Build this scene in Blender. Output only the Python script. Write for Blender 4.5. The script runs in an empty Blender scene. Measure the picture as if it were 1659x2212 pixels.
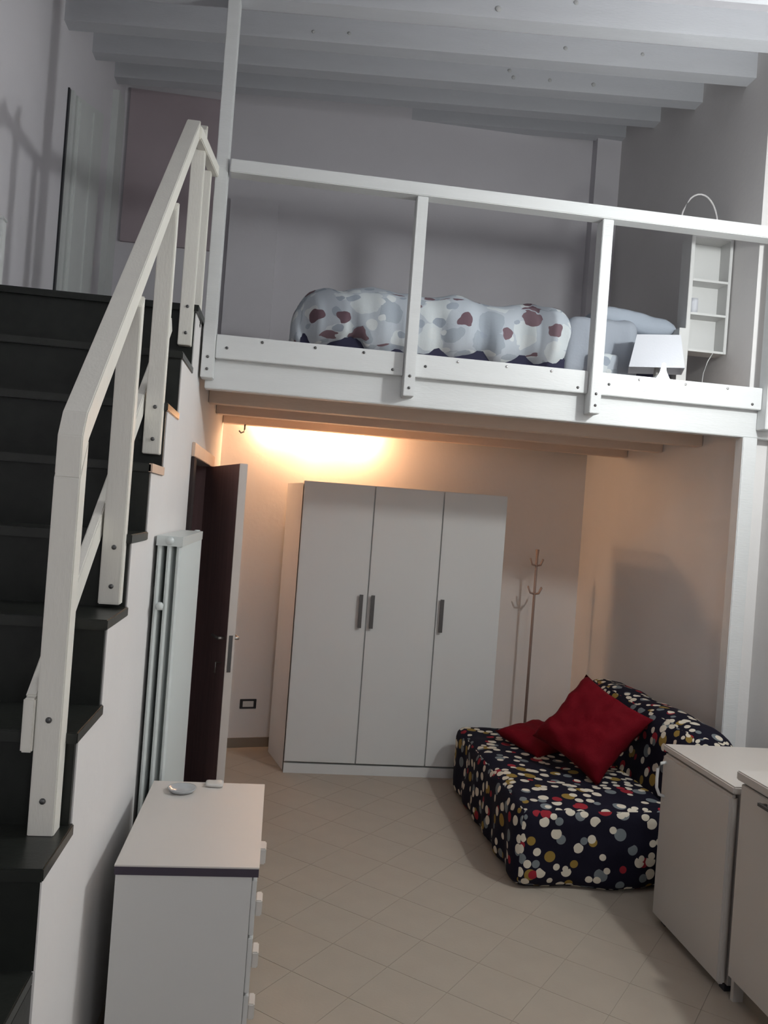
import bpy, bmesh, math, random
from mathutils import Vector, Matrix, noise
random.seed(7)
C = bpy.context.scene.collection
S = bpy.context.scene

# ------------------------------------------------------------------ camera, world, lights, exposure
def make_camera():
    f, yaw, pit, rol, cz = 1771.41, 0.1231, 0.00412, 0.07446, 1.892
    cy, sy, cp, sp = math.cos(yaw), math.sin(yaw), math.cos(pit), math.sin(pit)
    F = Vector((sy*cp, cy*cp, sp)); R = Vector((cy, -sy, 0)); U = R.cross(F)
    cr, sr = math.cos(rol), math.sin(rol)
    R2 = cr*R + sr*U; U2 = -sr*R + cr*U
    m = Matrix((R2, U2, -F)).transposed().to_4x4(); m.translation = Vector((0, 0, cz))
    cd = bpy.data.cameras.new('camera'); cd.sensor_fit = 'HORIZONTAL'; cd.sensor_width = 36
    cd.lens = f*36/1659; cd.clip_start = .05
    o = bpy.data.objects.new('camera', cd); C.objects.link(o); o.matrix_world = m
    S.camera = o
make_camera()
w = bpy.data.worlds.new('world'); S.world = w; w.use_nodes = True
w.node_tree.nodes['Background'].inputs[0].default_value = (.6, .65, .75, 1)
w.node_tree.nodes['Background'].inputs[1].default_value = .05
def point(name, loc, watts, col, rad):
    l = bpy.data.lights.new(name, 'POINT'); l.energy = watts; l.color = col; l.shadow_soft_size = rad
    o = bpy.data.objects.new(name, l); o.location = loc; C.objects.link(o); return o
point('room_lamp_light', (2.50, 2.85, 3.25), 118, (.96, 1.0, .99), .08)      # the room's own lamp, right of the frame
for bx_, w_ in ((-.10, 9), (.24, 17), (.60, 13)):     # warm tube light tucked behind the last joist
    point('under_loft_tube_light', (bx_, 6.43+.246*(bx_+.10), 2.53), w_, (1.0, .60, .33), .03)
point('front_fill_light', (.9, -1.3, 2.7), 60, (.95, .98, 1.0), .25)     # fill light added behind the viewer, no lamp of the room
S.view_settings.view_transform = 'Standard'; S.view_settings.look = 'None'
S.view_settings.gamma = 1; S.view_settings.use_curve_mapping = False
S.view_settings.exposure = -0.12

# ------------------------------------------------------------------ materials
def mat(name, col, rough=.6, var=.06, nscale=6., bump=.0, bscale=60., metal=0., stretch=None, spec=.4, emit=None):
    m = bpy.data.materials.new(name); m.use_nodes = True; nt = m.node_tree; N = nt.nodes; L = nt.links
    b = N['Principled BSDF']; b.inputs['Roughness'].default_value = rough; b.inputs['Metallic'].default_value = metal
    b.inputs['Specular IOR Level'].default_value = spec
    tc = N.new('ShaderNodeTexCoord'); mp = N.new('ShaderNodeMapping'); L.new(tc.outputs['Object'], mp.inputs[0])
    if stretch: mp.inputs['Scale'].default_value = stretch
    nz = N.new('ShaderNodeTexNoise'); nz.inputs['Scale'].default_value = nscale; nz.inputs['Detail'].default_value = 4
    L.new(mp.outputs[0], nz.inputs['Vector'])
    mx = N.new('ShaderNodeMix'); mx.data_type = 'RGBA'
    mx.inputs['A'].default_value = tuple(c*(1-var) for c in col)+(1,)
    mx.inputs['B'].default_value = tuple(min(1, c*(1+var)) for c in col)+(1,)
    L.new(nz.outputs['Fac'], mx.inputs['Factor']); L.new(mx.outputs['Result'], b.inputs['Base Color'])
    if bump:
        n2 = N.new('ShaderNodeTexNoise'); n2.inputs['Scale'].default_value = bscale; L.new(mp.outputs[0], n2.inputs['Vector'])
        bp = N.new('ShaderNodeBump'); bp.inputs['Strength'].default_value = bump; bp.inputs['Distance'].default_value = .004
        L.new(n2.outputs['Fac'], bp.inputs['Height']); L.new(bp.outputs[0], b.inputs['Normal'])
    if emit:
        b.inputs['Emission Color'].default_value = emit[0]+(1,); b.inputs['Emission Strength'].default_value = emit[1]
    return m
M = {}
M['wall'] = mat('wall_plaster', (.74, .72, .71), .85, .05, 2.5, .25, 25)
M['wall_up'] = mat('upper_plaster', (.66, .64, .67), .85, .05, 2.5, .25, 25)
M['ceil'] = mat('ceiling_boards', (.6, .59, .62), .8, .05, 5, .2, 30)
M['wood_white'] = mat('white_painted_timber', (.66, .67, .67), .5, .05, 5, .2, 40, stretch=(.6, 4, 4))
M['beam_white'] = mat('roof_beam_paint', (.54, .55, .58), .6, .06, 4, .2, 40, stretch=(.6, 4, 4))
M['wood_rail'] = mat('cream_painted_timber', (.76, .74, .68), .5, .05, 6, .2, 40, stretch=(3, 3, .8))
M['joist'] = mat('joist_timber', (.74, .60, .50), .6, .08, 5, .2, 40, stretch=(.6, 4, 4))
M['stone'] = mat('dark_green_stone', (.012, .014, .012), .38, .5, 18, .1, 60, spec=.35)
M['tread'] = mat('green_stone_tread', (.018, .020, .017), .32, .4, 18, .1, 60, spec=.45)
M['tile'] = mat('beige_floor_tile', (.37, .32, .265), .42, .07, 7, .1, 80, spec=.3)
M['grout'] = mat('grout', (.345, .30, .245), .9, .1, 20)
M['lam'] = mat('white_laminate', (.60, .60, .59), .45, .02, 3)
M['lam_warm'] = mat('white_enamel', (.58, .55, .52), .4, .03, 3)
M['enamel'] = mat('dull_white_enamel', (.46, .43, .40), .4, .03, 3)
M['dark_door'] = mat('dark_wenge_door', (.34, .20, .20), .6, .3, 4, .1, 30, stretch=(6, 6, .6))
M['door_edge'] = mat('grey_door_edge', (.56, .50, .46), .5, .05, 5)
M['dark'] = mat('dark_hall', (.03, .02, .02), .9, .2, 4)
M['metal'] = mat('brushed_metal', (.5, .48, .45), .35, .05, 20, metal=.9)
M['dmetal'] = mat('dark_metal', (.10, .095, .095), .4, .1, 20, metal=.5)
M['screw'] = mat('screw_head', (.12, .12, .12), .35, .1, 20, metal=.6)
M['glint'] = mat('bright_screw_head', (.8, .8, .8), .15, .05, 20, metal=1.)
M['band'] = mat('dark_edge_band', (.05, .04, .06), .5, .1, 5)
M['rad'] = mat('radiator_enamel', (.62, .66, .65), .35, .02, 3)
M['red'] = mat('dark_red_cloth', (.125, .001, .006), .85, .25, 5, .35, 160, spec=.15)
M['sheet'] = mat('grey_blue_sheet', (.32, .35, .40), .85, .12, 4, .35, 60)
M['navy'] = mat('navy_bed_base', (.02, .02, .05), .8, .2, 6)
M['pillow'] = mat('pale_grey_pillowcase', (.34, .38, .44), .85, .06, 5, .3, 60)
M['stand'] = mat('pale_brown_wood', (.36, .27, .24), .6, .1, 8)
M['brown'] = mat('brown_wood', (.17, .11, .09), .6, .2, 8)
M['knot'] = mat('timber_knot', (.42, .42, .42), .6, .2, 30)
M['base'] = mat('taupe_baseboard', (.23, .19, .15), .5, .1, 6)
M['panel'] = mat('dark_mauve_panel', (.42, .355, .38), .8, .12, 2.5)
M['green_white'] = mat('greenish_white_door', (.60, .62, .61), .5, .06, 5)
M['wicker'] = mat('white_wicker', (.6, .58, .58), .7, .2, 40, .5, 80)
M['bulb'] = mat('lit_lamp', (1, 1, 1), .5, 0, 1, emit=((.92, .96, 1.0), 8.0))
M['warmbulb'] = mat('lit_warm_bulb', (1, .8, .6), .5, 0, 1, emit=((1., .68, .4), 20.0))
M['shade'] = mat('white_lampshade', (.58, .59, .63), .8, .03, 4, .2, 80)
M['orange'] = mat('orange_brown_wood', (.42, .20, .10), .6, .15, 8)
M['glass'] = mat('smoky_glass', (.42, .43, .44), .15, .05, 5, spec=.8)
M['peach'] = mat('peach_trim_and_reflection', (.62, .46, .36), .5, .1, 8)  # colours the door architrave and the painted warm reflection on one tread
M['black'] = mat('black_plastic', (.02, .02, .025), .4, .1, 8)

def voro_layer(N, L, uv, scale, off, rmin, rmax, cols, prev, rnd=.75, keep=1., wob=0.):
    mp = N.new('ShaderNodeMapping'); mp.inputs['Location'].default_value = off; mp.inputs['Scale'].default_value = (scale,)*3
    src = uv
    if wob:
        nz = N.new('ShaderNodeTexNoise'); nz.inputs['Scale'].default_value = 9; L.new(uv, nz.inputs['Vector'])
        mm = N.new('ShaderNodeVectorMath'); mm.operation = 'MULTIPLY_ADD'; L.new(nz.outputs['Color'], mm.inputs[0])
        mm.inputs[1].default_value = (wob,)*3; L.new(uv, mm.inputs[2]); src = mm.outputs[0]
    L.new(src, mp.inputs[0])
    v = N.new('ShaderNodeTexVoronoi'); v.voronoi_dimensions = '2D'; v.inputs['Scale'].default_value = 1; v.inputs['Randomness'].default_value = rnd
    L.new(mp.outputs[0], v.inputs['Vector'])
    sx = N.new('ShaderNodeSeparateColor'); L.new(v.outputs['Color'], sx.inputs[0])
    mr = N.new('ShaderNodeMapRange'); L.new(sx.outputs[1], mr.inputs[0]); mr.inputs['To Min'].default_value = rmin; mr.inputs['To Max'].default_value = rmax
    lt = N.new('ShaderNodeMath'); lt.operation = 'LESS_THAN'; L.new(v.outputs['Distance'], lt.inputs[0]); L.new(mr.outputs[0], lt.inputs[1])
    kp = N.new('ShaderNodeMath'); kp.operation = 'LESS_THAN'; L.new(sx.outputs[2], kp.inputs[0]); kp.inputs[1].default_value = keep
    mu = N.new('ShaderNodeMath'); mu.operation = 'MULTIPLY'; L.new(lt.outputs[0], mu.inputs[0]); L.new(kp.outputs[0], mu.inputs[1])
    cr = N.new('ShaderNodeValToRGB'); cr.color_ramp.interpolation = 'CONSTANT'
    el = cr.color_ramp.elements
    while len(el) < len(cols): el.new(.5)
    for e, (p, c) in zip(el, cols): e.position = p; e.color = c+(1,)
    L.new(sx.outputs[0], cr.inputs[0])
    mx = N.new('ShaderNodeMix'); mx.data_type = 'RGBA'
    L.new(mu.outputs[0], mx.inputs['Factor']); L.new(cr.outputs[0], mx.inputs['B'])
    if isinstance(prev, tuple): mx.inputs['A'].default_value = prev+(1,)
    else: L.new(prev, mx.inputs['A'])
    return mx.outputs['Result']
def pattern_mat(name, layers, base, rough=.85):
    m = bpy.data.materials.new(name); m.use_nodes = True; N = m.node_tree.nodes; L = m.node_tree.links
    b = N['Principled BSDF']; b.inputs['Roughness'].default_value = rough; b.inputs['Specular IOR Level'].default_value = .15
    uvn = N.new('ShaderNodeUVMap'); uvn.uv_map = 'UVMap'
    prev = base
    for l in layers: prev = voro_layer(N, L, uvn.outputs[0], *l[:-1], prev, **l[-1])
    L.new(prev, b.inputs['Base Color'])
    tc = N.new('ShaderNodeTexCoord'); nz = N.new('ShaderNodeTexNoise'); nz.inputs['Scale'].default_value = 90; L.new(tc.outputs['Object'], nz.inputs['Vector'])
    bp = N.new('ShaderNodeBump'); bp.inputs['Strength'].default_value = .25; bp.inputs['Distance'].default_value = .003
    L.new(nz.outputs['Fac'], bp.inputs['Height']); L.new(bp.outputs[0], b.inputs['Normal'])
    return m
cream = (.62, .56, .46); mus = (.26, .17, .04); rd = (.27, .02, .03); gy = (.16, .18, .19); blk = (.008, .007, .016)
M['dots'] = pattern_mat('dotted_sofa_cloth', [
    (9., (.3, .2, 0), .16, .34, [(0, mus), (.28, gy), (.6, rd), (.8, gy), (.93, mus)], dict(rnd=.9, keep=.75)),
    (15., (.9, .45, 0), .24, .44, [(0, cream), (.7, cream), (.88, gy), (.95, rd)], dict(rnd=.85, keep=.6)),
], blk)
M['duvet'] = pattern_mat('flowered_duvet_cloth', [
    (5., (.1, .7, 0), .25, .5, [(0, (.34, .38, .43)), (.5, (.56, .60, .62))], dict(rnd=1., keep=.9, wob=.10)),
    (10., (.5, .3, 0), .15, .38, [(0, (.58, .61, .62)), (.6, (.32, .36, .42))], dict(rnd=1., keep=.6, wob=.08)),
    (5.5, (.62, .15, 0), .12, .34, [(0, (.15, .095, .115)), (.5, (.18, .12, .14))], dict(rnd=1., keep=.40, wob=.12)),
], (.44, .48, .53))

# ------------------------------------------------------------------ geometry helpers
def link(name, me, m=None, parent=None, smooth=False):
    o = bpy.data.objects.new(name, me); C.objects.link(o)
    if m and not me.materials: me.materials.append(M[m] if isinstance(m, str) else m)
    if parent:
        o.parent = parent
        o.matrix_parent_inverse = wm(parent).inverted()
    if smooth:
        for p in me.polygons: p.use_smooth = True
    return o
def wm(o):
    m = Matrix.Translation(o.location) @ o.rotation_euler.to_matrix().to_4x4()
    if o.parent: m = wm(o.parent) @ o.matrix_parent_inverse @ m
    return m
def tomesh(name, bm):
    bmesh.ops.recalc_face_normals(bm, faces=bm.faces[:])
    me = bpy.data.meshes.new(name); bm.to_mesh(me); bm.free(); return me
def boxbm(bm, x0, x1, y0, y1, z0, z1):
    vs = [bm.verts.new(p) for p in ((x0,y0,z0),(x1,y0,z0),(x1,y1,z0),(x0,y1,z0),(x0,y0,z1),(x1,y0,z1),(x1,y1,z1),(x0,y1,z1))]
    for f in ((3,2,1,0),(4,5,6,7),(0,1,5,4),(1,2,6,5),(2,3,7,6),(3,0,4,7)): bm.faces.new([vs[i] for i in f])
    return vs
def box(name, b, m, parent=None, bev=0.):
    bm = bmesh.new(); boxbm(bm, *b)
    if bev: bmesh.ops.bevel(bm, geom=bm.edges[:], offset=bev, segments=2, affect='EDGES')
    return link(name, tomesh(name, bm), m, parent)
def boxes(name, bl, m, parent=None, bev=0.):
    bm = bmesh.new()
    for b in bl: boxbm(bm, *b)
    if bev: bmesh.ops.bevel(bm, geom=bm.edges[:], offset=bev, segments=1, affect='EDGES')
    return link(name, tomesh(name, bm), m, parent)
def prism(name, pts, axis, a, b, m, parent=None, bev=0.):
    """pts 2D polygon, extruded along axis from a to b. axis 0: (y,z); 1: (x,z); 2: (x,y)"""
    bm = bmesh.new()
    def mk(p, t): return {0: (t, p[0], p[1]), 1: (p[0], t, p[1]), 2: (p[0], p[1], t)}[axis]
    A = [bm.verts.new(mk(p, a)) for p in pts]; B = [bm.verts.new(mk(p, b)) for p in pts]
    bm.faces.new(A); bm.faces.new(B[::-1]); n = len(pts)
    for i in range(n): bm.faces.new((A[i], A[(i+1) % n], B[(i+1) % n], B[i]))
    if bev: bmesh.ops.bevel(bm, geom=bm.edges[:], offset=bev, segments=2, affect='EDGES')
    return link(name, tomesh(name, bm), m, parent)
def beam(name, p, q, wx, hz, m, parent=None, bev=.004, side=None):
    """rectangular bar from p to q (centre line), width wx along 'side', height hz"""
    p, q = Vector(p), Vector(q); d = (q-p).normalized()
    s = Vector(side) if side else d.cross(Vector((0, 0, 1))).normalized(); u = s.cross(d).normalized()
    bm = bmesh.new(); vs = []
    for t in (p, q):
        for a, b in ((-1,-1),(1,-1),(1,1),(-1,1)): vs.append(bm.verts.new(t+s*a*wx/2+u*b*hz/2))
    for f in ((0,1,2,3),(7,6,5,4),(0,4,5,1),(1,5,6,2),(2,6,7,3),(3,7,4,0)): bm.faces.new([vs[i] for i in f])
    if bev: bmesh.ops.bevel(bm, geom=bm.edges[:], offset=bev, segments=2, affect='EDGES')
    return link(name, tomesh(name, bm), m, parent)
def tube(name, pts, r, m, parent=None, seg=8, closed=False):
    bm = bmesh.new(); rings = []; n = len(pts); P = [Vector(p) for p in pts]
    rr = r if isinstance(r, (list, tuple)) else [r]*n
    for i in range(n):
        d = (P[min(i+1, n-1)]-P[max(i-1, 0)]).normalized() if not closed else (P[(i+1) % n]-P[i-1]).normalized()
        a = Vector((0, 0, 1)) if abs(d.z) < .9 else Vector((1, 0, 0))
        s = d.cross(a).normalized(); u = s.cross(d)
        rings.append([bm.verts.new(P[i]+(s*math.cos(t)+u*math.sin(t))*rr[i]) for t in [2*math.pi*k/seg for k in range(seg)]])
    for i in range(n if closed else n-1):
        A, B = rings[i], rings[(i+1) % n]
        for k in range(seg): bm.faces.new((A[k], A[(k+1) % seg], B[(k+1) % seg], B[k]))
    if not closed: bm.faces.new(rings[0]); bm.faces.new(rings[-1][::-1])
    return link(name, tomesh(name, bm), m, parent, True)
def lathe(name, prof, loc, m, parent=None, seg=24, rot=None):
    bm = bmesh.new(); rings = []
    for r, z in prof: rings.append([bm.verts.new((max(r, 1e-4)*math.cos(2*math.pi*k/seg), max(r, 1e-4)*math.sin(2*math.pi*k/seg), z)) for k in range(seg)])
    for A, B in zip(rings, rings[1:]):
        for k in range(seg): bm.faces.new((A[k], A[(k+1) % seg], B[(k+1) % seg], B[k]))
    bm.faces.new(rings[0]); bm.faces.new(rings[-1])
    if rot: bmesh.ops.transform(bm, matrix=rot, verts=bm.verts)
    bmesh.ops.translate(bm, verts=bm.verts, vec=Vector(loc))
    return link(name, tomesh(name, bm), m, parent, True)
def softbox(name, b, r, step, m, parent=None, amp=.0, freq=4., xf=None, seed=0., stretch=(1, 1, 1), fn=None):
    """rounded, gently creased box; UVs in metres"""
    x0, x1, y0, y1, z0, z1 = b; ctr = Vector(((x0+x1)/2, (y0+y1)/2, (z0+z1)/2)); h = Vector(((x1-x0)/2, (y1-y0)/2, (z1-z0)/2))
    bm = bmesh.new(); uvl = bm.loops.layers.uv.new('UVMap'); cache = {}; off = 0
    def V(p):
        k = tuple(round(c, 5) for c in p)
        if k in cache: return cache[k]
        inner = Vector([max(-h[i]+r, min(h[i]-r, p[i])) for i in range(3)])
        d = Vector(p)-inner
        q = inner+d.normalized()*r if d.length > 1e-6 else Vector(p)
        n = d.normalized() if d.length > 1e-6 else Vector((0, 0, 1))
        if amp:
            s = Vector([q[i]*stretch[i] for i in range(3)])*freq+Vector((seed, seed*1.7, 0))
            t = noise.noise(s)+.5*noise.noise(s*2.1)
            q = q+n*amp*t
        q = q+ctr
        if fn: q = fn(q)
        if xf: q = xf @ q
        v = bm.verts.new(q); cache[k] = v; return v
    for ax in range(3):
        a, c = [i for i in range(3) if i != ax]
        na, nc = max(2, round(2*h[a]/step)), max(2, round(2*h[c]/step))
        for sg in (-1, 1):
            off += 3.37
            for i in range(na):
                for j in range(nc):
                    quad = []
                    for di, dj in ((0,0),(1,0),(1,1),(0,1)):
                        p = [0, 0, 0]; p[ax] = sg*h[ax]; p[a] = -h[a]+2*h[a]*(i+di)/na; p[c] = -h[c]+2*h[c]*(j+dj)/nc
                        quad.append((V(p), (p[a]+off, p[c]+off*.7)))
                    if len(set(id(q[0]) for q in quad)) < 4: continue
                    try: f = bm.faces.new([q[0] for q in quad])
                    except ValueError: continue
                    for l, q in zip(f.loops, quad): l[uvl].uv = q[1]
    return link(name, tomesh(name, bm), m, parent, True)
def cushion(name, w, t, m, mtx, n=22, amp=.012, seed=0., parent=None):
    bm = bmesh.new(); grid = {}
    for s in (1, -1):
        for i in range(n+1):
            for j in range(n+1):
                u, v = 2*i/n-1, 2*j/n-1
                if s == -1 and (i in (0, n) or j in (0, n)): grid[(s, i, j)] = grid[(1, i, j)]; continue
                k = 1-.10*(1-abs(u)**2)*abs(v)**3; l = 1-.10*(1-abs(v)**2)*abs(u)**3
                x, y = u*w/2*l, v*w/2*k
                z = s*t/2*((1-u**4)*(1-v**4))**.5
                if 0 < i < n and 0 < j < n: z += amp*(noise.noise(Vector((x*9+seed, y*9, s*3)))+.6*noise.noise(Vector((x*20, y*20+seed, s))))
                grid[(s, i, j)] = bm.verts.new(mtx @ Vector((x, y, z)))
    for s in (1, -1):
        for i in range(n):
            for j in range(n):
                q = [grid[(s, i, j)], grid[(s, i+1, j)], grid[(s, i+1, j+1)], grid[(s, i, j+1)]]
                bm.faces.new(q if s == 1 else q[::-1])
    return link(name, tomesh(name, bm), m, parent, True)

def tag(o, label=None, cat=None, group=None, kind=None):
    if label: o['label'] = label
    if cat: o['category'] = cat
    if group: o['group'] = group
    if kind: o['kind'] = kind
    return o
def thing(name, label, cat, loc, group=None):
    o = bpy.data.objects.new(name, None); o.location = loc; o.empty_display_size = .1; C.objects.link(o)
    return tag(o, label, cat, group)
def struct(o, label=None, cat=None): return tag(o, label, cat, kind='structure')

# ------------------------------------------------------------------ room shell
XS, XR, XL, XF = -.5, 2.72, -1.55, 2.86
def yb(x): return 6.42+.246*(x+.5)                      # lower back wall runs slightly skewed
def roofz(x, y): return 4.95+.27*(y+.108*(x-2.71)-4.85)

# floor slab with the tiles laid diagonally on top
poly = [(XS, -2.2), (XF, -2.2), (XF, 4.62), (XR, 4.62), (XR, yb(XR)), (XS, yb(XS))]
floor = struct(prism('floor', poly, 2, -.12, -.0015, 'grout'), 'beige tiled floor with diagonal joints', 'floor')
def clip(pts, a, b):
    out = []; n = len(pts)
    f = lambda p: (b[0]-a[0])*(p[1]-a[1])-(b[1]-a[1])*(p[0]-a[0])
    for i in range(n):
        p, q = pts[i], pts[(i+1) % n]; fp, fq = f(p), f(q)
        if fp >= 0: out.append(p)
        if (fp >= 0) != (fq >= 0):
            t = fp/(fp-fq); out.append((p[0]+(q[0]-p[0])*t, p[1]+(q[1]-p[1])*t))
    return out
TS, ang = .285, math.radians(-40); ca, sa = math.cos(ang), math.sin(ang)
reg = [(XS+.001, 1.9), (XR-.001, 1.9), (XR-.001, yb(XR)-.001), (XS+.001, yb(XS)-.001)]
full = None; ntile = 0
for i in range(-40, 40):
    for j in range(-40, 40):
        cx, cy = .178+(i+.5)*TS*ca-(j+.5)*TS*sa, 3.374+(i+.5)*TS*sa+(j+.5)*TS*ca
        if not (-1 < cx < 3.2 and 1.5 < cy < 7.6): continue
        g = TS/2-.0011
        sq = [(cx+ca*a*g-sa*b*g, cy+sa*a*g+ca*b*g) for a, b in ((-1,-1),(1,-1),(1,1),(-1,1))]
        cl = sq
        for k in range(4): cl = clip(cl, reg[k], reg[(k+1) % 4]) if cl else cl
        if len(cl) < 3: continue
        area = abs(sum(cl[k][0]*cl[(k+1) % len(cl)][1]-cl[(k+1) % len(cl)][0]*cl[k][1] for k in range(len(cl))))/2
        if area < .004: continue
        ntile += 1
        if area > .99*(2*g)**2:
            if full is None:
                o = prism('tile', [(x-cx, y-cy) for x, y in sq], 2, -.0015, 0, 'tile', floor); full = o.data
            else:
                o = bpy.data.objects.new('tile', full); C.objects.link(o); o.parent = floor
            o.location = (cx, cy, 0)
        else: prism('tile', cl, 2, -.0015, 0, 'tile', floor)
rest = struct(boxes('trim_1', [(XS, XF, -2.2, 1.9, -.004, 0), (XR, XF, 1.9, 4.62, -.004, 0)], 'tile'), 'plain stretch of beige floor nearest the viewer', 'floor')

# treads: (riser y, top z)
ST = [(1.19, .25), (1.47, .5), (1.75, .75), (2.03, 1.0), (2.28, 1.255), (2.56, 1.517), (2.86, 1.765), (3.16, 2.02), (3.455, 2.285), (3.79, 2.56), (4.18, 2.865)]
TH = .032
prof = [(ST[3][0]+.001, 0)]
for k, (y, z) in enumerate(ST):
    if k < 3: continue
    prof.append((y+(.02 if k > 3 else .001), z-TH)); prof.append(((ST[k+1][0]+.02) if k+1 < len(ST) else 4.56, z-TH))
prof.append((4.56, 0))
bm = bmesh.new()
def pr(bm, pts, x0, x1):
    A = [bm.verts.new((x0, *p)) for p in pts]; B = [bm.verts.new((x1, *p)) for p in pts]
    bm.faces.new(A); bm.faces.new(B[::-1])
    for i in range(len(pts)): bm.faces.new((A[i], A[(i+1) % len(pts)], B[(i+1) % len(pts)], B[i]))
pr(bm, prof, XS-.1, XS)
pr(bm, [(4.56, 2.13), (4.56, 2.833), (5.62, 2.833), (5.62, 2.13)], XS-.1, XS)
pr(bm, [(5.62, 0), (5.62, 2.833), (7.05, 2.833), (7.05, 0)], XS-.1, XS)
struct(link('wall_stairs', tomesh('wall_stairs', bm), 'wall'), 'white stepped wall carrying the dark stairs', 'wall')

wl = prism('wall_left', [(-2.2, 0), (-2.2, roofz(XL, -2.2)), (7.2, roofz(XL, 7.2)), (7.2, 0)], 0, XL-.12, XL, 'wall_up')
struct(wl, 'pale wall on the far left behind the stairs', 'wall')
wb = struct(prism('wall_back', [(XS-.1, yb(XS-.1)), (XR+.12, yb(XR+.12)), (XR+.12, yb(XR+.12)+.12), (XS-.1, yb(XS-.1)+.12)], 2, -.1, 2.60, 'wall'), 'warmly lit back wall behind the wardrobe', 'wall')
bu = [(XL, 2.84), (XR, 2.84), (XR, roofz(XR, 7.05)), (XL, roofz(XL, 7.05))]
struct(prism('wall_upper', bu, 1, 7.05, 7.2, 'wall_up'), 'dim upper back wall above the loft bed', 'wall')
rr = [(4.62, 0), (4.62, roofz(XR, 4.62)), (7.6, roofz(XR, 7.6)), (7.6, 0)]
struct(prism('wall_right', rr, 0, XR, XF+.12, 'wall'), 'right wall running from under the loft to the roof', 'wall')
struct(prism('wall_kitchen', [(-2.32, 0), (-2.32, roofz(XF, -2.32)), (4.62, roofz(XF, 4.62)), (4.62, 0)], 0, XF, XF+.12, 'wall'), 'kitchen side wall right of the loft post', 'wall')
struct(prism('wall_front', [(XL, 0), (XF, 0), (XF, roofz(XF, -2.2)), (XL, roofz(XL, -2.2))], 1, -2.32, -2.2, 'wall'), 'wall behind the viewer', 'wall')
# pilasters on the upper back wall
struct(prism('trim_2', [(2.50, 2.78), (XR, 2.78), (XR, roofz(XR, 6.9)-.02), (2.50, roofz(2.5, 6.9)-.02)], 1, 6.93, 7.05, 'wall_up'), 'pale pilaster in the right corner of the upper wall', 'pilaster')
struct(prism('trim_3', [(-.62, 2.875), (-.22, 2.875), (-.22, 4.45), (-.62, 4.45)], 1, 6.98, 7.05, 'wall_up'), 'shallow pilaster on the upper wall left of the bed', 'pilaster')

# roof: slab + beams, skewed
bm = bmesh.new()
cs = [(XL-.12, -2.32), (XF+.12, -2.32), (XF+.12, 7.7), (XL-.12, 7.7)]
A = [bm.verts.new((x, y, roofz(x, y))) for x, y in cs]; B = [bm.verts.new((x, y, roofz(x, y)+.1)) for x, y in cs]
bm.faces.new(A[::-1]); bm.faces.new(B)
for i in range(4): bm.faces.new((A[i], A[(i+1) % 4], B[(i+1) % 4], B[i]))
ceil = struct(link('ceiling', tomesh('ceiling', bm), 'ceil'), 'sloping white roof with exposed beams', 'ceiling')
for k in range(-9, 4):
    y0 = 4.85+.685*k
    if y0 < -1.5: continue
    xr = XR if y0 > 4.6 else XF
    w2 = .055
    pts = []
    def ycen(x): return y0-.108*(x-2.71)
    zb = 4.78+.27*.685*k
    bm = bmesh.new(); vs = []
    for x in (XL+(.03 if y0 < 4.3 else 0), xr):
        for dy, z in ((-w2, zb), (w2, zb), (w2, zb+.17+.27*w2+.003), (-w2, zb+.17-.27*w2+.003)): vs.append(bm.verts.new((x, ycen(x)+dy, z)))
    for f in ((0,1,2,3),(7,6,5,4),(0,4,5,1),(1,5,6,2),(2,6,7,3),(3,7,4,0)): bm.faces.new([vs[i] for i in f])
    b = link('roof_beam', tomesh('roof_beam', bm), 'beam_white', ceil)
    # dark knots in the timber of the nearer beams
    if -2 <= k <= 1:
        for q in range(4):
            x = random.uniform(-.2, 2.5); r = random.uniform(.010, .018)
            lathe('knot', [(r, 0), (r*.9, .0015)], (0, 0, 0), 'knot', b, 10, Matrix.Translation((x, ycen(x)-w2-.0012, zb+random.uniform(.04, .12))) @ Matrix.Rotation(math.pi/2, 4, 'X'))

# stairs: dark stone treads and risers
stairs = thing('staircase', 'dark green stone staircase climbing along the left wall', 'stairs', (-1.02, 1.19, 0))
for k, (y, z) in enumerate(ST):
    yn = ST[k+1][0] if k+1 < len(ST) else 7.05
    z0 = ST[k-1][1] if k else 0
    box('riser', (XL+.001, XS-.004 if k else XS-.002, y, y+.018, z0, z-TH), 'stone', stairs)
    if k+1 < len(ST):
        t = box('tread', (XL+.001, XS+(.006 if k > 2 else -.005), y-.018, yn+.018, z-TH, z), 'tread', stairs, .003)
        if k == 7: tag(box('reflection_strip', (XS-.004, XS+.009, y-.018, yn-.002, z-TH, z+.001), 'peach', t), 'painted warm reflection on the tread end')  # warm light caught by the stone tread end, painted as a peach strip
lowp = [(ST[0][0]+.02, 0)]
for k in range(3): lowp += [(ST[k][0]+.02, ST[k][1]-TH), (ST[k+1][0]-.001 if k == 2 else ST[k+1][0]+.02, ST[k][1]-TH)]
prism('side_panel', lowp+[(ST[3][0]-.001, 0)], 0, XS-.03, XS-.005, 'stone', stairs)
boxes('landing', [(XL, XS+.014, 4.158, 4.50, 2.833, 2.865), (XL, XS, 4.5, 7.05, 2.833, 2.865)], 'stone', stairs)
# plain white soffit panels hide the hollow under the landing, the vestibule behind the door
struct(boxes('wall_vestibule', [(XL, XS-.1, 4.40, 4.46, 0, 2.83), (XL, XS-.1, 6.3, 6.36, 0, 2.83), (XL, XS-.1, 4.46, 6.3, -.12, -.002)], 'dark'), 'dark little hall behind the open door', 'wall')

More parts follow.
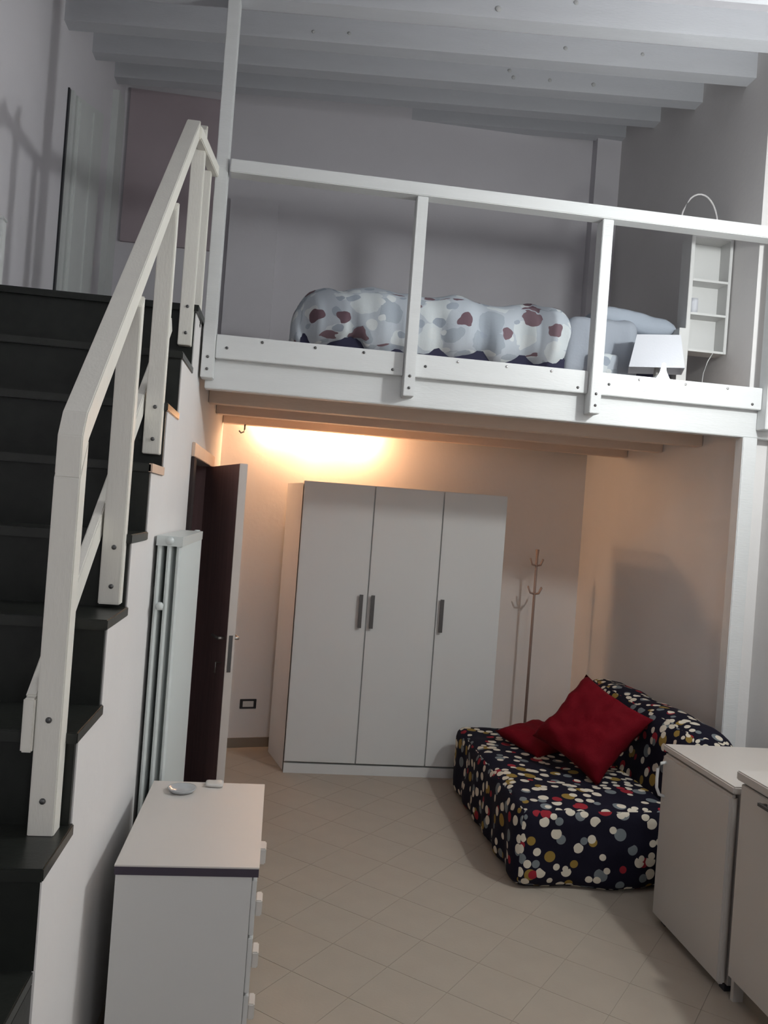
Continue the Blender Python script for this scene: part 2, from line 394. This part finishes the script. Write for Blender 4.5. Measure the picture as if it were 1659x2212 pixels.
# baseboards
def bb(name, pts, lab):
    struct(prism(name, pts, 2, 0, .075, 'base'), lab, 'baseboard')
bb('baseboard_back', [(XS, yb(XS)-.012), (XR-.02, yb(XR-.02)-.012), (XR-.02, yb(XR-.02)), (XS, yb(XS))], 'taupe baseboard along the back wall')
struct(box('baseboard_right', (XR-.012, XR, 4.7, 7.12, 0, .075), 'base'), 'taupe baseboard along the right wall', 'baseboard')
struct(box('baseboard_left', (XS, XS+.012, 2.06, 4.44, 0, .075), 'base'), 'taupe baseboard under the radiator', 'baseboard')

# door opening with open leaf
d1 = struct(thing('door_1', 'dark brown door standing open under the loft', 'door', (XS, 5.62, 0)))
box('architrave', (XS, XS+.018, 4.44, 5.70, 2.13, 2.205), 'peach', d1, .003)
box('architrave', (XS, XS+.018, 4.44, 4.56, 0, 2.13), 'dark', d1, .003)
box('jamb', (XS-.1, XS, 5.60, 5.62, 0, 2.13), 'dark_door', d1)
hin, free = Vector((XS-.005, 5.605, 0)), Vector((-.237, 4.74, 0))
dv = (free-hin).normalized(); nv = Vector((dv.y, -dv.x, 0))          # nv: the face toward the viewer
if nv.x > 0: nv = -nv
def leafpt(a, b, z): return hin+dv*a+nv*b+Vector((0, 0, z))
Ld = (free-hin).length
leaf = beam('leaf', leafpt(0, 0, 1.07), leafpt(Ld-.004, 0, 1.07), .044, 2.11, 'dark_door', d1, .002)
tag(beam('leaf_edge', leafpt(Ld-.004, 0, 1.07), leafpt(Ld+.004, 0, 1.07), .046, 2.112, 'door_edge', d1, .001), 'pale grey door edge')
tag(beam('lock_plate', leafpt(Ld+.004, 0, 1.04), leafpt(Ld+.006, 0, 1.04), .022, .21, 'dmetal', d1, 0), 'dark metal lock plate')
for s in (1, -1):
    p0 = leafpt(Ld-.06, s*.022, 1.12); p1 = leafpt(Ld-.06, s*.06, 1.12); p2 = leafpt(Ld-.18, s*.065, 1.12)
    tube('handle', [p0, p1, p1+(p2-p1)*.1, p2], [.010, .010, .009, .008], 'metal', d1)
lk = leafpt(Ld-.06, .03, .98)
lathe('lock_cylinder', [(.012, 0), (.012, .02)], leafpt(Ld-.06, .02, .98), 'metal', d1, 12, Matrix.Rotation(math.pi/2, 4, 'Y'))
tube('key', [lk, lk+nv*.03, lk+nv*.035+Vector((0, 0, -.06))], .005, 'metal', d1)

# panelled closet door in the far left wall, its top following the roof
d2 = struct(thing('door_2', 'tall pale closet door on the landing with sloping top', 'door', (XL, 5.47, 2.865)))
prism('leaf', [(5.56, 2.87), (5.56, 4.47), (6.26, 4.68), (6.26, 2.87)], 0, XL, XL+.035, 'green_white', d2, .003)
prism('stile', [(5.60, 2.87), (5.60, 4.45), (5.68, 4.475), (5.68, 2.87)], 0, XL+.035, XL+.047, 'green_white', d2)
prism('stile', [(5.95, 2.87), (5.95, 4.55), (6.03, 4.575), (6.03, 2.87)], 0, XL+.035, XL+.047, 'green_white', d2)
box('gap', (XL, XL+.012, 5.53, 5.56, 2.87, 4.46), 'black', d2); box('gap', (XL, XL+.012, 5.44, 5.47, 2.87, 4.46), 'black', d2)
box('frame', (XL, XL+.03, 5.47, 5.53, 2.87, 4.46), 'green_white', d2)
box('frame', (XL, XL+.05, 6.62, 6.86, 2.87, 5.05), 'green_white', d2)
tag(box('wall_panel', (-1.50, -.70, 7.02, 7.05, 4.0, 5.27), 'panel'), 'large dark mauve panel on the upper back wall beside the stairs', 'panel')

# ------------------------------------------------------------------ loft platform
loft = thing('loft_platform', 'white timber loft platform on joists carrying the bed', 'loft', (1.1, 4.52, 2.51))
box('front_beam', (XS+.03, XF-.002, 4.545, 4.62, 2.51, 2.80), 'wood_white', loft, .004)
for y in (5.17, 5.74, 6.36):
    box('joist', (XS+.002, XR-.002, y-.045, y+.045, 2.503, 2.60), 'joist', loft, .004)
prism('deck', [(XS, 4.62), (XR, 4.62), (XR, 7.04), (XS, 7.04)], 2, 2.60, 2.78, 'joist', loft)
box('post', (2.652, 2.742, 4.53, 4.615, 0.0, 2.51), 'wood_white', loft, .004)
tube('hook', [(-.33, 6.33, 2.503), (-.33, 6.33, 2.465), (-.335, 6.32, 2.445), (-.355, 6.31, 2.436), (-.37, 6.31, 2.452)], .006, 'dmetal', loft)

# loft railing
rl = thing('loft_railing', 'white timber guard rail along the loft edge', 'railing', (1.1, 4.5, 2.56))
box('top_rail', (-.41, XF-.002, 4.435, 4.53, 3.655, 3.725), 'wood_white', rl, .004)
px = [(-.487, -.422), (.606, .668), (1.672, 1.735), (2.735, 2.80)]
posts = []
for i, (a, b) in enumerate(px):
    z1 = roofz(a, 4.47)-.005 if i == 0 else 3.655
    if i == 0: z1 = 4.60
    posts.append(box('post', (a, b, 4.45, 4.543, 2.555, z1), 'wood_white', rl, .003))
kb = []
for i in range(3):
    a, b = px[i][1], px[i+1][0]
    kb.append(box('kick_board', (a+.002, b-.002, 4.500, 4.543, 2.672, 2.80), 'wood_white', rl, .003))
smesh = None
def screw(x, y, z, m, parent):
    global smesh
    if smesh is None or m not in smesh:
        smesh = smesh or {}
        o = lathe('screw', [(.0085, 0), (.007, .004), (.001, .005)], (0, 0, 0), m, parent, 10, Matrix.Rotation(math.pi/2, 4, 'X')); smesh[m] = o.data
    else:
        o = bpy.data.objects.new('screw', smesh[m]); C.objects.link(o); o.parent = parent; o.matrix_parent_inverse = wm(parent).inverted()
    o.location = (x, y, z); return o
for i, (a, b) in enumerate(px):
    for z in (2.60, 2.665): screw((a+b)/2, 4.45, z, 'screw', posts[i])
for i in range(3):
    a, b = px[i][1], px[i+1][0]
    screw(a+.06, 4.500, 2.735 if i else 2.73, 'screw', kb[i]); screw(b-.06, 4.500, 2.70, 'screw', kb[i])
    for t in (.24, .52, .78): screw(a+(b-a)*t, 4.500, 2.778, 'glint' if i else 'screw', kb[i])

# stair handrail
hr = thing('stair_handrail', 'cream painted stair handrail with square balusters', 'railing', (-.55, 2.24, 1.0))
sl = (3.66-2.06)/(4.01-2.24)
def rz(y): return 2.06+(y-2.24)*sl
xa, xb = -.590, -.524
prism('newel', [(2.205, .998), (2.268, .998), (2.268, rz(2.268)-.046), (2.205, rz(2.205)-.101)], 0, xa, xb, 'wood_rail', hr, .003)
prism('rail', [(2.205, rz(2.205)-.10), (2.268, rz(2.268)-.045), (4.02, rz(4.02)-.045), (4.02, rz(4.02)+.045), (2.238, rz(2.238)+.045), (2.205, rz(2.205)+.01)], 0, xa+.001, xb-.001, 'wood_rail', hr, .003)
for (y, z, x0, x1) in ((2.855, 1.530, -.582, -.512), (3.45, 2.07, -.578, -.510), (4.175, 2.655, -.572, -.508)):
    bpost = prism('baluster', [(y-.05, z), (y, z), (y, rz(y)-.045), (y-.05, rz(y-.05)-.045)], 0, x0, x1, 'wood_rail', hr, .003)
    for dz in (.06, .19): screw((x0+x1)/2+.004, y-.05, z+dz, 'screw', bpost)
for z in (1.09, 1.30): screw(-.557, 2.205, z, 'screw', hr)
box('baluster', (-.553, -.500, 4.37, 4.42, 2.80, 3.62), 'wood_rail', hr, .003)
beam('level_rail', (-.535, 3.99, 3.645), (-.490, 4.45, 3.65), .045, .06, 'wood_rail', hr)
# lower rail on the stair side of the balusters
beam('lower_rail', (-.607, 2.24, 1.33), (-.597, 3.98, 2.72), .03, .075, 'wood_rail', hr)
box('lower_rail_end', (-.622, -.592, 2.20, 2.25, 1.215, 1.355), 'wood_rail', hr, .004)
# short white post at the far side of the stairs
fp = thing('wall_post', 'short white post on the landing at the left edge of the stairs', 'post', (-1.47, 4.21, 2.866))
box('shaft', (-1.50, -1.447, 4.185, 4.24, 2.866, 3.19), 'wood_white', fp, .004)
box('cap', (-1.505, -1.443, 4.18, 4.245, 3.19, 3.205), 'wood_white', fp, .004)

# ------------------------------------------------------------------ wardrobe
wd = thing('wardrobe', 'white three-door wardrobe with slim dark handles against the back wall', 'wardrobe', (.895, 6.2, 0))
wx0, wx1, wy0, wy1 = .143, 1.645, 5.925, 6.5
boxes('body', [(wx0, wx1, wy0, wy1, .09, 2.10), (wx0+.0, wx1, wy0-.012, wy0+.04, 0, .07), (wx0, wx1, wy0+.03, wy1, 0, .09)], 'lam', wd)
ds = [(wx0, .655), (.660, 1.165), (1.170, wx1)]
for i, (a, b) in enumerate(ds):
    d = box('door', (a+.002, b-.002, wy0-.02, wy0-.001, .085, 2.095), 'lam', wd, .002)
    hx = b-.045 if i == 0 else a+.035
    boxes('handle', [(hx-.013, hx+.013, wy0-.05, wy0-.038, 1.07, 1.31), (hx-.006, hx+.006, wy0-.04, wy0-.02, 1.09, 1.11), (hx-.006, hx+.006, wy0-.04, wy0-.02, 1.27, 1.29)], 'dmetal', d)

tag(prism('side_filler', [(.138, 5.95), (.138, 6.42), (.030, 6.42), (.028, 6.40)], 2, .002, 2.085, 'wall', None, .001), 'tall pale filler panel behind the left edge of the wardrobe', 'panel')

# ------------------------------------------------------------------ radiator
rad = thing('radiator', 'tall white column radiator on the stair wall', 'radiator', (-.44, 3.4, .1))
n = 18; y0, y1 = 3.365, 4.19; pitch = (y1-y0)/n
def secmesh():
    bm = bmesh.new()
    for x in (-.475, -.437, -.399):
        seg = 8; A = []; Bq = []
        for z, L_ in ((.16, A), (1.72, Bq)):
            for k in range(seg):
                t = 2*math.pi*k/seg; L_.append(bm.verts.new((x+.012*math.cos(t), (pitch*.46)*math.sin(t), z)))
        for k in range(seg): bm.faces.new((A[k], A[(k+1) % seg], Bq[(k+1) % seg], Bq[k]))
    for z in (.135, 1.705):
        vs = boxbm(bm, -.489, -.386, -pitch*.49, pitch*.49, z, z+.04)
    return tomesh('section', bm)
sm = secmesh(); sm.materials.append(M['rad'])
for k in range(n):
    o = bpy.data.objects.new('section', sm); C.objects.link(o); o.parent = rad; o.matrix_parent_inverse = wm(rad).inverted(); o.location = (0, y0+pitch*(k+.5), 0)
tube('header', [(-.437, y0-.012, 1.727), (-.437, y1+.03, 1.727)], .017, 'rad', rad, 12)
lathe('vent_cap', [(.016, 0), (.02, .01), (.012, .022)], (-.415, y1+.015, 1.727), 'rad', rad, 12)
for b_ in [(-.5, -.486, 3.45, 3.49, 1.5, 1.53), (-.5, -.486, 4.05, 4.09, 1.5, 1.53), (-.5, -.486, 3.45, 3.49, .3, .33)]: box('bracket', b_, 'rad', rad)
lathe('valve', [(.012, 0), (.015, .02), (.008, .03)], (-.456, y0-.012, 1.45), 'rad', rad, 12)
tube('pipe', [(-.46, y0+.02, .15), (-.46, y0+.02, .0)], .009, 'rad', rad)

# ------------------------------------------------------------------ chest of drawers
ch = thing('chest_of_drawers', 'white chest of drawers in front of the radiator', 'chest', (-.205, 2.93, 0))
box('body', (-.417, -.008, 2.55, 3.31, .02, .752), 'lam', ch)
box('top', (-.422, .012, 2.545, 3.315, .777, .782), 'lam_warm', ch, .001)
tag(box('edge_band', (-.421, .011, 2.546, 3.314, .752, .777), 'band', ch), 'dark edge band below the top')
for i in range(4):
    z0 = .03+.178*i
    dr = box('drawer', (-.007, .008, 2.555, 3.305, z0+.004, z0+.174), 'lam', ch, .002)
    box('handle', (.008, .032, 2.84, 2.91, z0+.10, z0+.155), 'lam_warm', dr, .004)
gd = tag(lathe('glass_dish', [(.034, 0), (.045, .004), (.054, .016), (.050, .016), (.04, .006), (.01, .004)], (-.30, 3.20, .782), 'glass', None, 28), 'small smoky glass dish on the chest beside the radiator', 'dish')
tag(softbox('folded_cloth', (-.22, -.15, 3.25, 3.31, .782, .797), .007, .012, 'lam_warm', None, .004, 20), 'small crumpled white cloth at the back of the chest top', 'cloth')

# ------------------------------------------------------------------ sofa
sf = thing('sofa', 'low sofa in a black cover with cream, red and mustard dots', 'sofa', (2.0, 4.95, 0))
def flare(q):
    t = max(0, .42-q.z)/.42
    c = Vector((1.85, 4.95, 0)); d = (q-c)
    q = q.copy(); q.x += (.012*t*math.sin(q.y*24)+.015*t) * (-1 if d.x < -.35 else 0)
    if d.y < -.7: q.y += .02*t*math.sin(q.x*9)
    return q
softbox('seat', (1.34, 2.42, 4.13, 5.75, .0, .44), .07, .035, 'dots', sf, .014, 3.5, None, 3., fn=flare)
xb_ = Matrix.Translation((2.36, 4.94, .42)) @ Matrix.Rotation(math.radians(9), 4, 'Y')
softbox('backrest', (-.175, .165, -.80, .80, -.38, .43), .13, .035, 'dots', sf, .018, 4., xb_, 9.)
u_ = Vector((.52, -.787, -.332)).normalized(); v_ = Vector((.661, .124, .74)); v_ = (v_-u_*v_.dot(u_)).normalized(); n_ = u_.cross(v_)
m1 = Matrix((u_, v_, n_)).transposed().to_4x4(); m1.translation = Vector((1.945, 4.755, .705))
tag(cushion('cushion', .52, .20, 'red', m1, amp=.032, seed=2), 'plump dark red cushion leaning on the sofa back', 'cushion')
m2 = Matrix.Translation((1.79, 5.27, .495)) @ Matrix.Rotation(math.radians(12), 4, 'X') @ Matrix.Rotation(math.radians(28), 4, 'Z')
tag(cushion('cushion', .40, .10, 'red', m2, amp=.012, seed=6), 'flat dark red cushion lying on the far sofa seat', 'cushion')

# ------------------------------------------------------------------ kitchen units on the right
fr = thing('fridge', 'low white fridge beside the near end of the sofa', 'fridge', (2.3, 3.53, 0))
box('body', (1.992, 2.56, 3.225, 3.84, .03, .835), 'enamel', fr, .004)
box('top', (1.955, 2.565, 3.215, 3.855, .836, .868), 'enamel', fr, .006)
dr = box('door', (1.948, 1.988, 3.222, 3.842, .035, .828), 'enamel', fr, .012)
tube('handle', [(1.950, 3.80, .625), (1.925, 3.805, .632), (1.912, 3.81, .665), (1.910, 3.81, .71), (1.912, 3.81, .755), (1.925, 3.805, .785), (1.950, 3.80, .792)], .008, 'lam', dr)
for b_ in [(1.99, 2.03, 3.24, 3.28, 0, .03), (1.99, 2.03, 3.78, 3.82, 0, .03), (2.5, 2.54, 3.24, 3.28, 0, .03), (2.5, 2.54, 3.78, 3.82, 0, .03)]: box('foot', b_, 'black', fr)
ku = thing('kitchen_unit', 'white kitchen base unit with a worktop, nearer than the fridge', 'cabinet', (2.3, 2.85, 0))
box('body', (1.985, 2.56, 2.45, 3.165, .10, .91), 'enamel', ku)
box('door', (1.955, 1.982, 2.46, 3.165, .11, .90), 'enamel', ku, .003)
box('worktop', (1.945, 2.57, 2.44, 3.19, .91, .948), 'enamel', ku, .005)
box('plinth', (2.03, 2.05, 2.45, 3.165, 0, .10), 'base', ku)
box('side_panel', (1.985, 2.56, 3.165, 3.185, 0, .91), 'enamel', ku)
boxes('handle', [(1.925, 1.937, 2.85, 3.0, .868, .880), (1.935, 1.956, 2.86, 2.87, .868, .880), (1.935, 1.956, 2.98, 2.99, .868, .880)], 'dmetal', ku)
cb = tag(prism('chopping_board', [(2.10, 2.80), (2.34, 2.80), (2.34, 3.12), (2.24, 3.12), (2.24, 3.17), (2.20, 3.17), (2.20, 3.12), (2.10, 3.12)], 2, .948, .966, 'orange', None, .003), 'orange-brown wooden board on the kitchen worktop', 'board')

# switch, outlet
ou = thing('wall_outlet', 'white wall outlet in a dark frame left of the wardrobe', 'outlet', (-.155, yb(-.155), .34))
aa = math.atan(.246)
def onback(x, off, z): return Vector((x+off*math.sin(aa), yb(x)-off*math.cos(aa), z))
beam('frame', onback(-.155, .0, .34), onback(-.155, .008, .34), .13, .075, 'black', ou, .002)
beam('plate', onback(-.155, .008, .34), onback(-.155, .011, .34), .085, .045, 'lam', ou, .001)
sw = thing('light_switch', 'pale switch plate on the right wall nearer than the loft post', 'switch', (XF, 4.33, 1.5))
box('plate', (XF-.008, XF, 4.27, 4.35, 1.46, 1.54), 'lam_warm', sw, .003); box('rocker', (XF-.014, XF-.008, 4.29, 4.33, 1.48, 1.52), 'lam_warm', sw, .002)

# coat stand
cs_ = thing('coat_stand', 'slim pale brown coat stand in the corner beside the wardrobe', 'coat stand', (2.17, 6.75, 0))
tube('pole', [(2.17, 6.75, .03), (2.17, 6.75, 1.64), (2.17, 6.75, 1.70)], [.012, .011, .016], 'stand', cs_, 10)
for k in range(4):
    a = k*math.pi/2+.5; c_, s_ = math.cos(a), math.sin(a)
    tube('peg', [(2.17, 6.75, 1.32), (2.17+.05*c_, 6.75+.05*s_, 1.33), (2.17+.08*c_, 6.75+.08*s_, 1.38)], .007, 'stand', cs_)
    tube('peg', [(2.17, 6.75, 1.56), (2.17+.05*c_, 6.75+.05*s_, 1.57), (2.17+.075*c_, 6.75+.075*s_, 1.62)], .007, 'stand', cs_)
for k in range(3):
    a = k*2*math.pi/3+.3; c_, s_ = math.cos(a), math.sin(a)
    tube('leg', [(2.17, 6.75, .22), (2.17+.1*c_, 6.75+.1*s_, .12), (2.17+.17*c_, 6.75+.17*s_, .008)], .009, 'stand', cs_)

# ------------------------------------------------------------------ on the loft
bed = thing('bed', 'low single bed on the loft with navy base', 'bed', (1.2, 5.5, 2.78))
box('base', (.02, 2.36, 4.92, 6.1, 2.80, 2.95), 'navy', bed, .01)
softbox('mattress', (.02, 2.36, 4.92, 6.1, 2.94, 3.13), .06, .06, 'sheet', bed)
for b_ in [(.1, .16, 5.0, 5.06, 2.78, 2.80), (2.2, 2.26, 5.0, 5.06, 2.78, 2.80), (.1, .16, 5.95, 6.01, 2.78, 2.80), (2.2, 2.26, 5.95, 6.01, 2.78, 2.80)]: box('leg', b_, 'navy', bed)
def droop(q):
    q = q.copy()
    t = max(0, .42-q.x)/.45                             # the foot end slopes off
    q.z -= .10*t*t
    if q.z < 3.0:
        e = (3.0-q.z)
        q.z -= e*(.10+.35*(noise.noise(Vector((q.x*5, 1.3, 0)))) - (.35 if q.x < .40 else 0))
    q.y += (.03*math.sin(q.x*19+2.2*math.sin(q.x*5))+.012*math.sin(q.x*47+q.z*8))*max(0, min(1, (3.25-q.z)/.2)); q.z += .012*math.sin(q.x*13+q.y*4)
    return q
tag(softbox('duvet', (-.03, 1.74, 4.86, 6.12, 2.87, 3.265), .15, .03, 'duvet', None, .028, 3.2, None, 4., (1.6, 1, .6), droop), 'crumpled pale duvet with mauve flower spots on the loft bed', 'duvet')
def droop2(q):
    q = q.copy(); q.y += .022*math.sin(q.x*26)*max(0, (3.2-q.z)/.35); return q
tag(softbox('blanket', (1.66, 2.13, 4.885, 6.1, 2.83, 3.225), .07, .03, 'sheet', None, .016, 4., None, 8., (2, 1, .5), droop2), 'grey-blue sheet hanging over the bed side next to the duvet', 'sheet')
tag(softbox('duvet_corner', (1.80, 1.98, 4.83, 4.885, 2.85, 2.99), .025, .02, 'duvet', None, .01, 12., None, 3.), 'small patterned cloth corner hanging from the bed by the lamp', 'cloth')
mp_ = Matrix.Translation((2.13, 5.15, 3.24)) @ Matrix.Rotation(math.radians(7), 4, 'Y') @ Matrix.Diagonal((1.22, .9, 1, 1))
tag(cushion('pillow', .46, .15, 'pillow', mp_, amp=.012, seed=11), 'pale grey pillow at the head of the loft bed', 'pillow')

# bookcase with basket
bk = thing('bookcase', 'open white bookcase against the right wall beyond the bed', 'bookcase', (2.56, 5.0, 2.78))
box('side', (2.43, 2.455, 4.90, 5.03, 2.78, 3.80), 'lam', bk, .002)
box('side', (2.69, 2.71, 4.90, 5.03, 3.07, 3.80), 'lam', bk, .002)
box('back_panel', (2.455, 2.69, 5.02, 5.03, 3.07, 3.80), 'lam', bk)
for z in (3.07, 3.302, 3.515, 3.79): box('shelf', (2.455, 2.69, 4.90, 5.02, z, z+.014), 'lam', bk)
box('lower_panel', (2.38, 2.43, 4.88, 5.03, 2.78, 3.205), 'lam', bk, .002)
tag(softbox('books_box', (2.47, 2.52, 4.93, 5.0, 3.318, 3.42), .01, .03, 'shade', None), 'small white box on the middle bookcase shelf', 'box')
bs = thing('basket', 'white basket with a hoop handle on top of the bookcase', 'basket', (2.55, 4.99, 3.804))
lathe('bowl', [(.045, 0), (.058, .07), (.062, .09), (.056, .085), (.042, .008)], (2.52, 4.965, 3.804), 'wicker', bs, 24)
cxh = 2.375
pts = [(2.50+.125*math.cos(math.pi*k/16), 4.965, 3.88+.21*math.sin(math.pi*k/16)) for k in range(17)]
tube('handle', pts, .006, 'wicker', bs)
for s in (-1, 1):
    softbox('bow', (2.50+s*.125-.014, 2.50+s*.125+.014, 4.95, 4.98, 3.905, 3.93), .01, .012, 'wicker', bs)

# table lamp and clip light
tl = thing('table_lamp', 'table lamp with a white shade beside the bed', 'lamp', (2.165, 4.68, 2.78))
lathe('base', [(.06, 0), (.06, .012), (.02, .02), (.015, .10), (.012, .13)], (2.165, 4.70, 2.78), 'metal', tl, 20)
bm = bmesh.new()
ct, st = math.cos(math.radians(-22)), math.sin(math.radians(-22))
def fr_(a, b, z): return [bm.verts.new((2.168+x*a*ct-y*b*st, 4.72+x*a*st+y*b*ct, z)) for x, y in ((-1,-1),(1,-1),(1,1),(-1,1))]
rg = [fr_(.158, .11, 2.885), fr_(.124, .085, 3.085), fr_(.121, .082, 3.085), fr_(.155, .107, 2.885)]
for A_, B_ in zip(rg, rg[1:]+rg[:1]):
    for k in range(4): bm.faces.new((A_[k], A_[(k+1) % 4], B_[(k+1) % 4], B_[k]))
link('shade', tomesh('shade', bm), 'shade', tl)
cl_ = thing('clip_light', 'small glowing bell-shaped light clipped on the loft edge', 'lamp', (2.083, 4.46, 2.74))
lathe('lit_bell', [(.060, 0), (.054, .018), (.034, .045), (.018, .08), (.008, .13)], (2.083, 4.432, 2.743), 'bulb', cl_, 20)
box('clamp', (2.073, 2.093, 4.44, 4.53, 2.80, 2.812), 'lam', cl_, .002)
tag(tube('cable', [(2.60, 4.86, 3.06), (2.56, 4.84, 3.0), (2.53, 4.83, 2.92), (2.52, 4.82, 2.84), (2.50, 4.80, 2.79)], .003, 'lam'), 'thin white cable dangling under the bookcase', 'cable')

# warm bulb hidden behind the last joist
wbk = thing('ceiling_bulb', 'warm lit bulb tucked behind the last joist over the wardrobe', 'lamp', (.55, 6.6, 2.6))
box('socket', (.53, .57, 6.555, 6.595, 2.585, 2.60), 'lam', wbk)
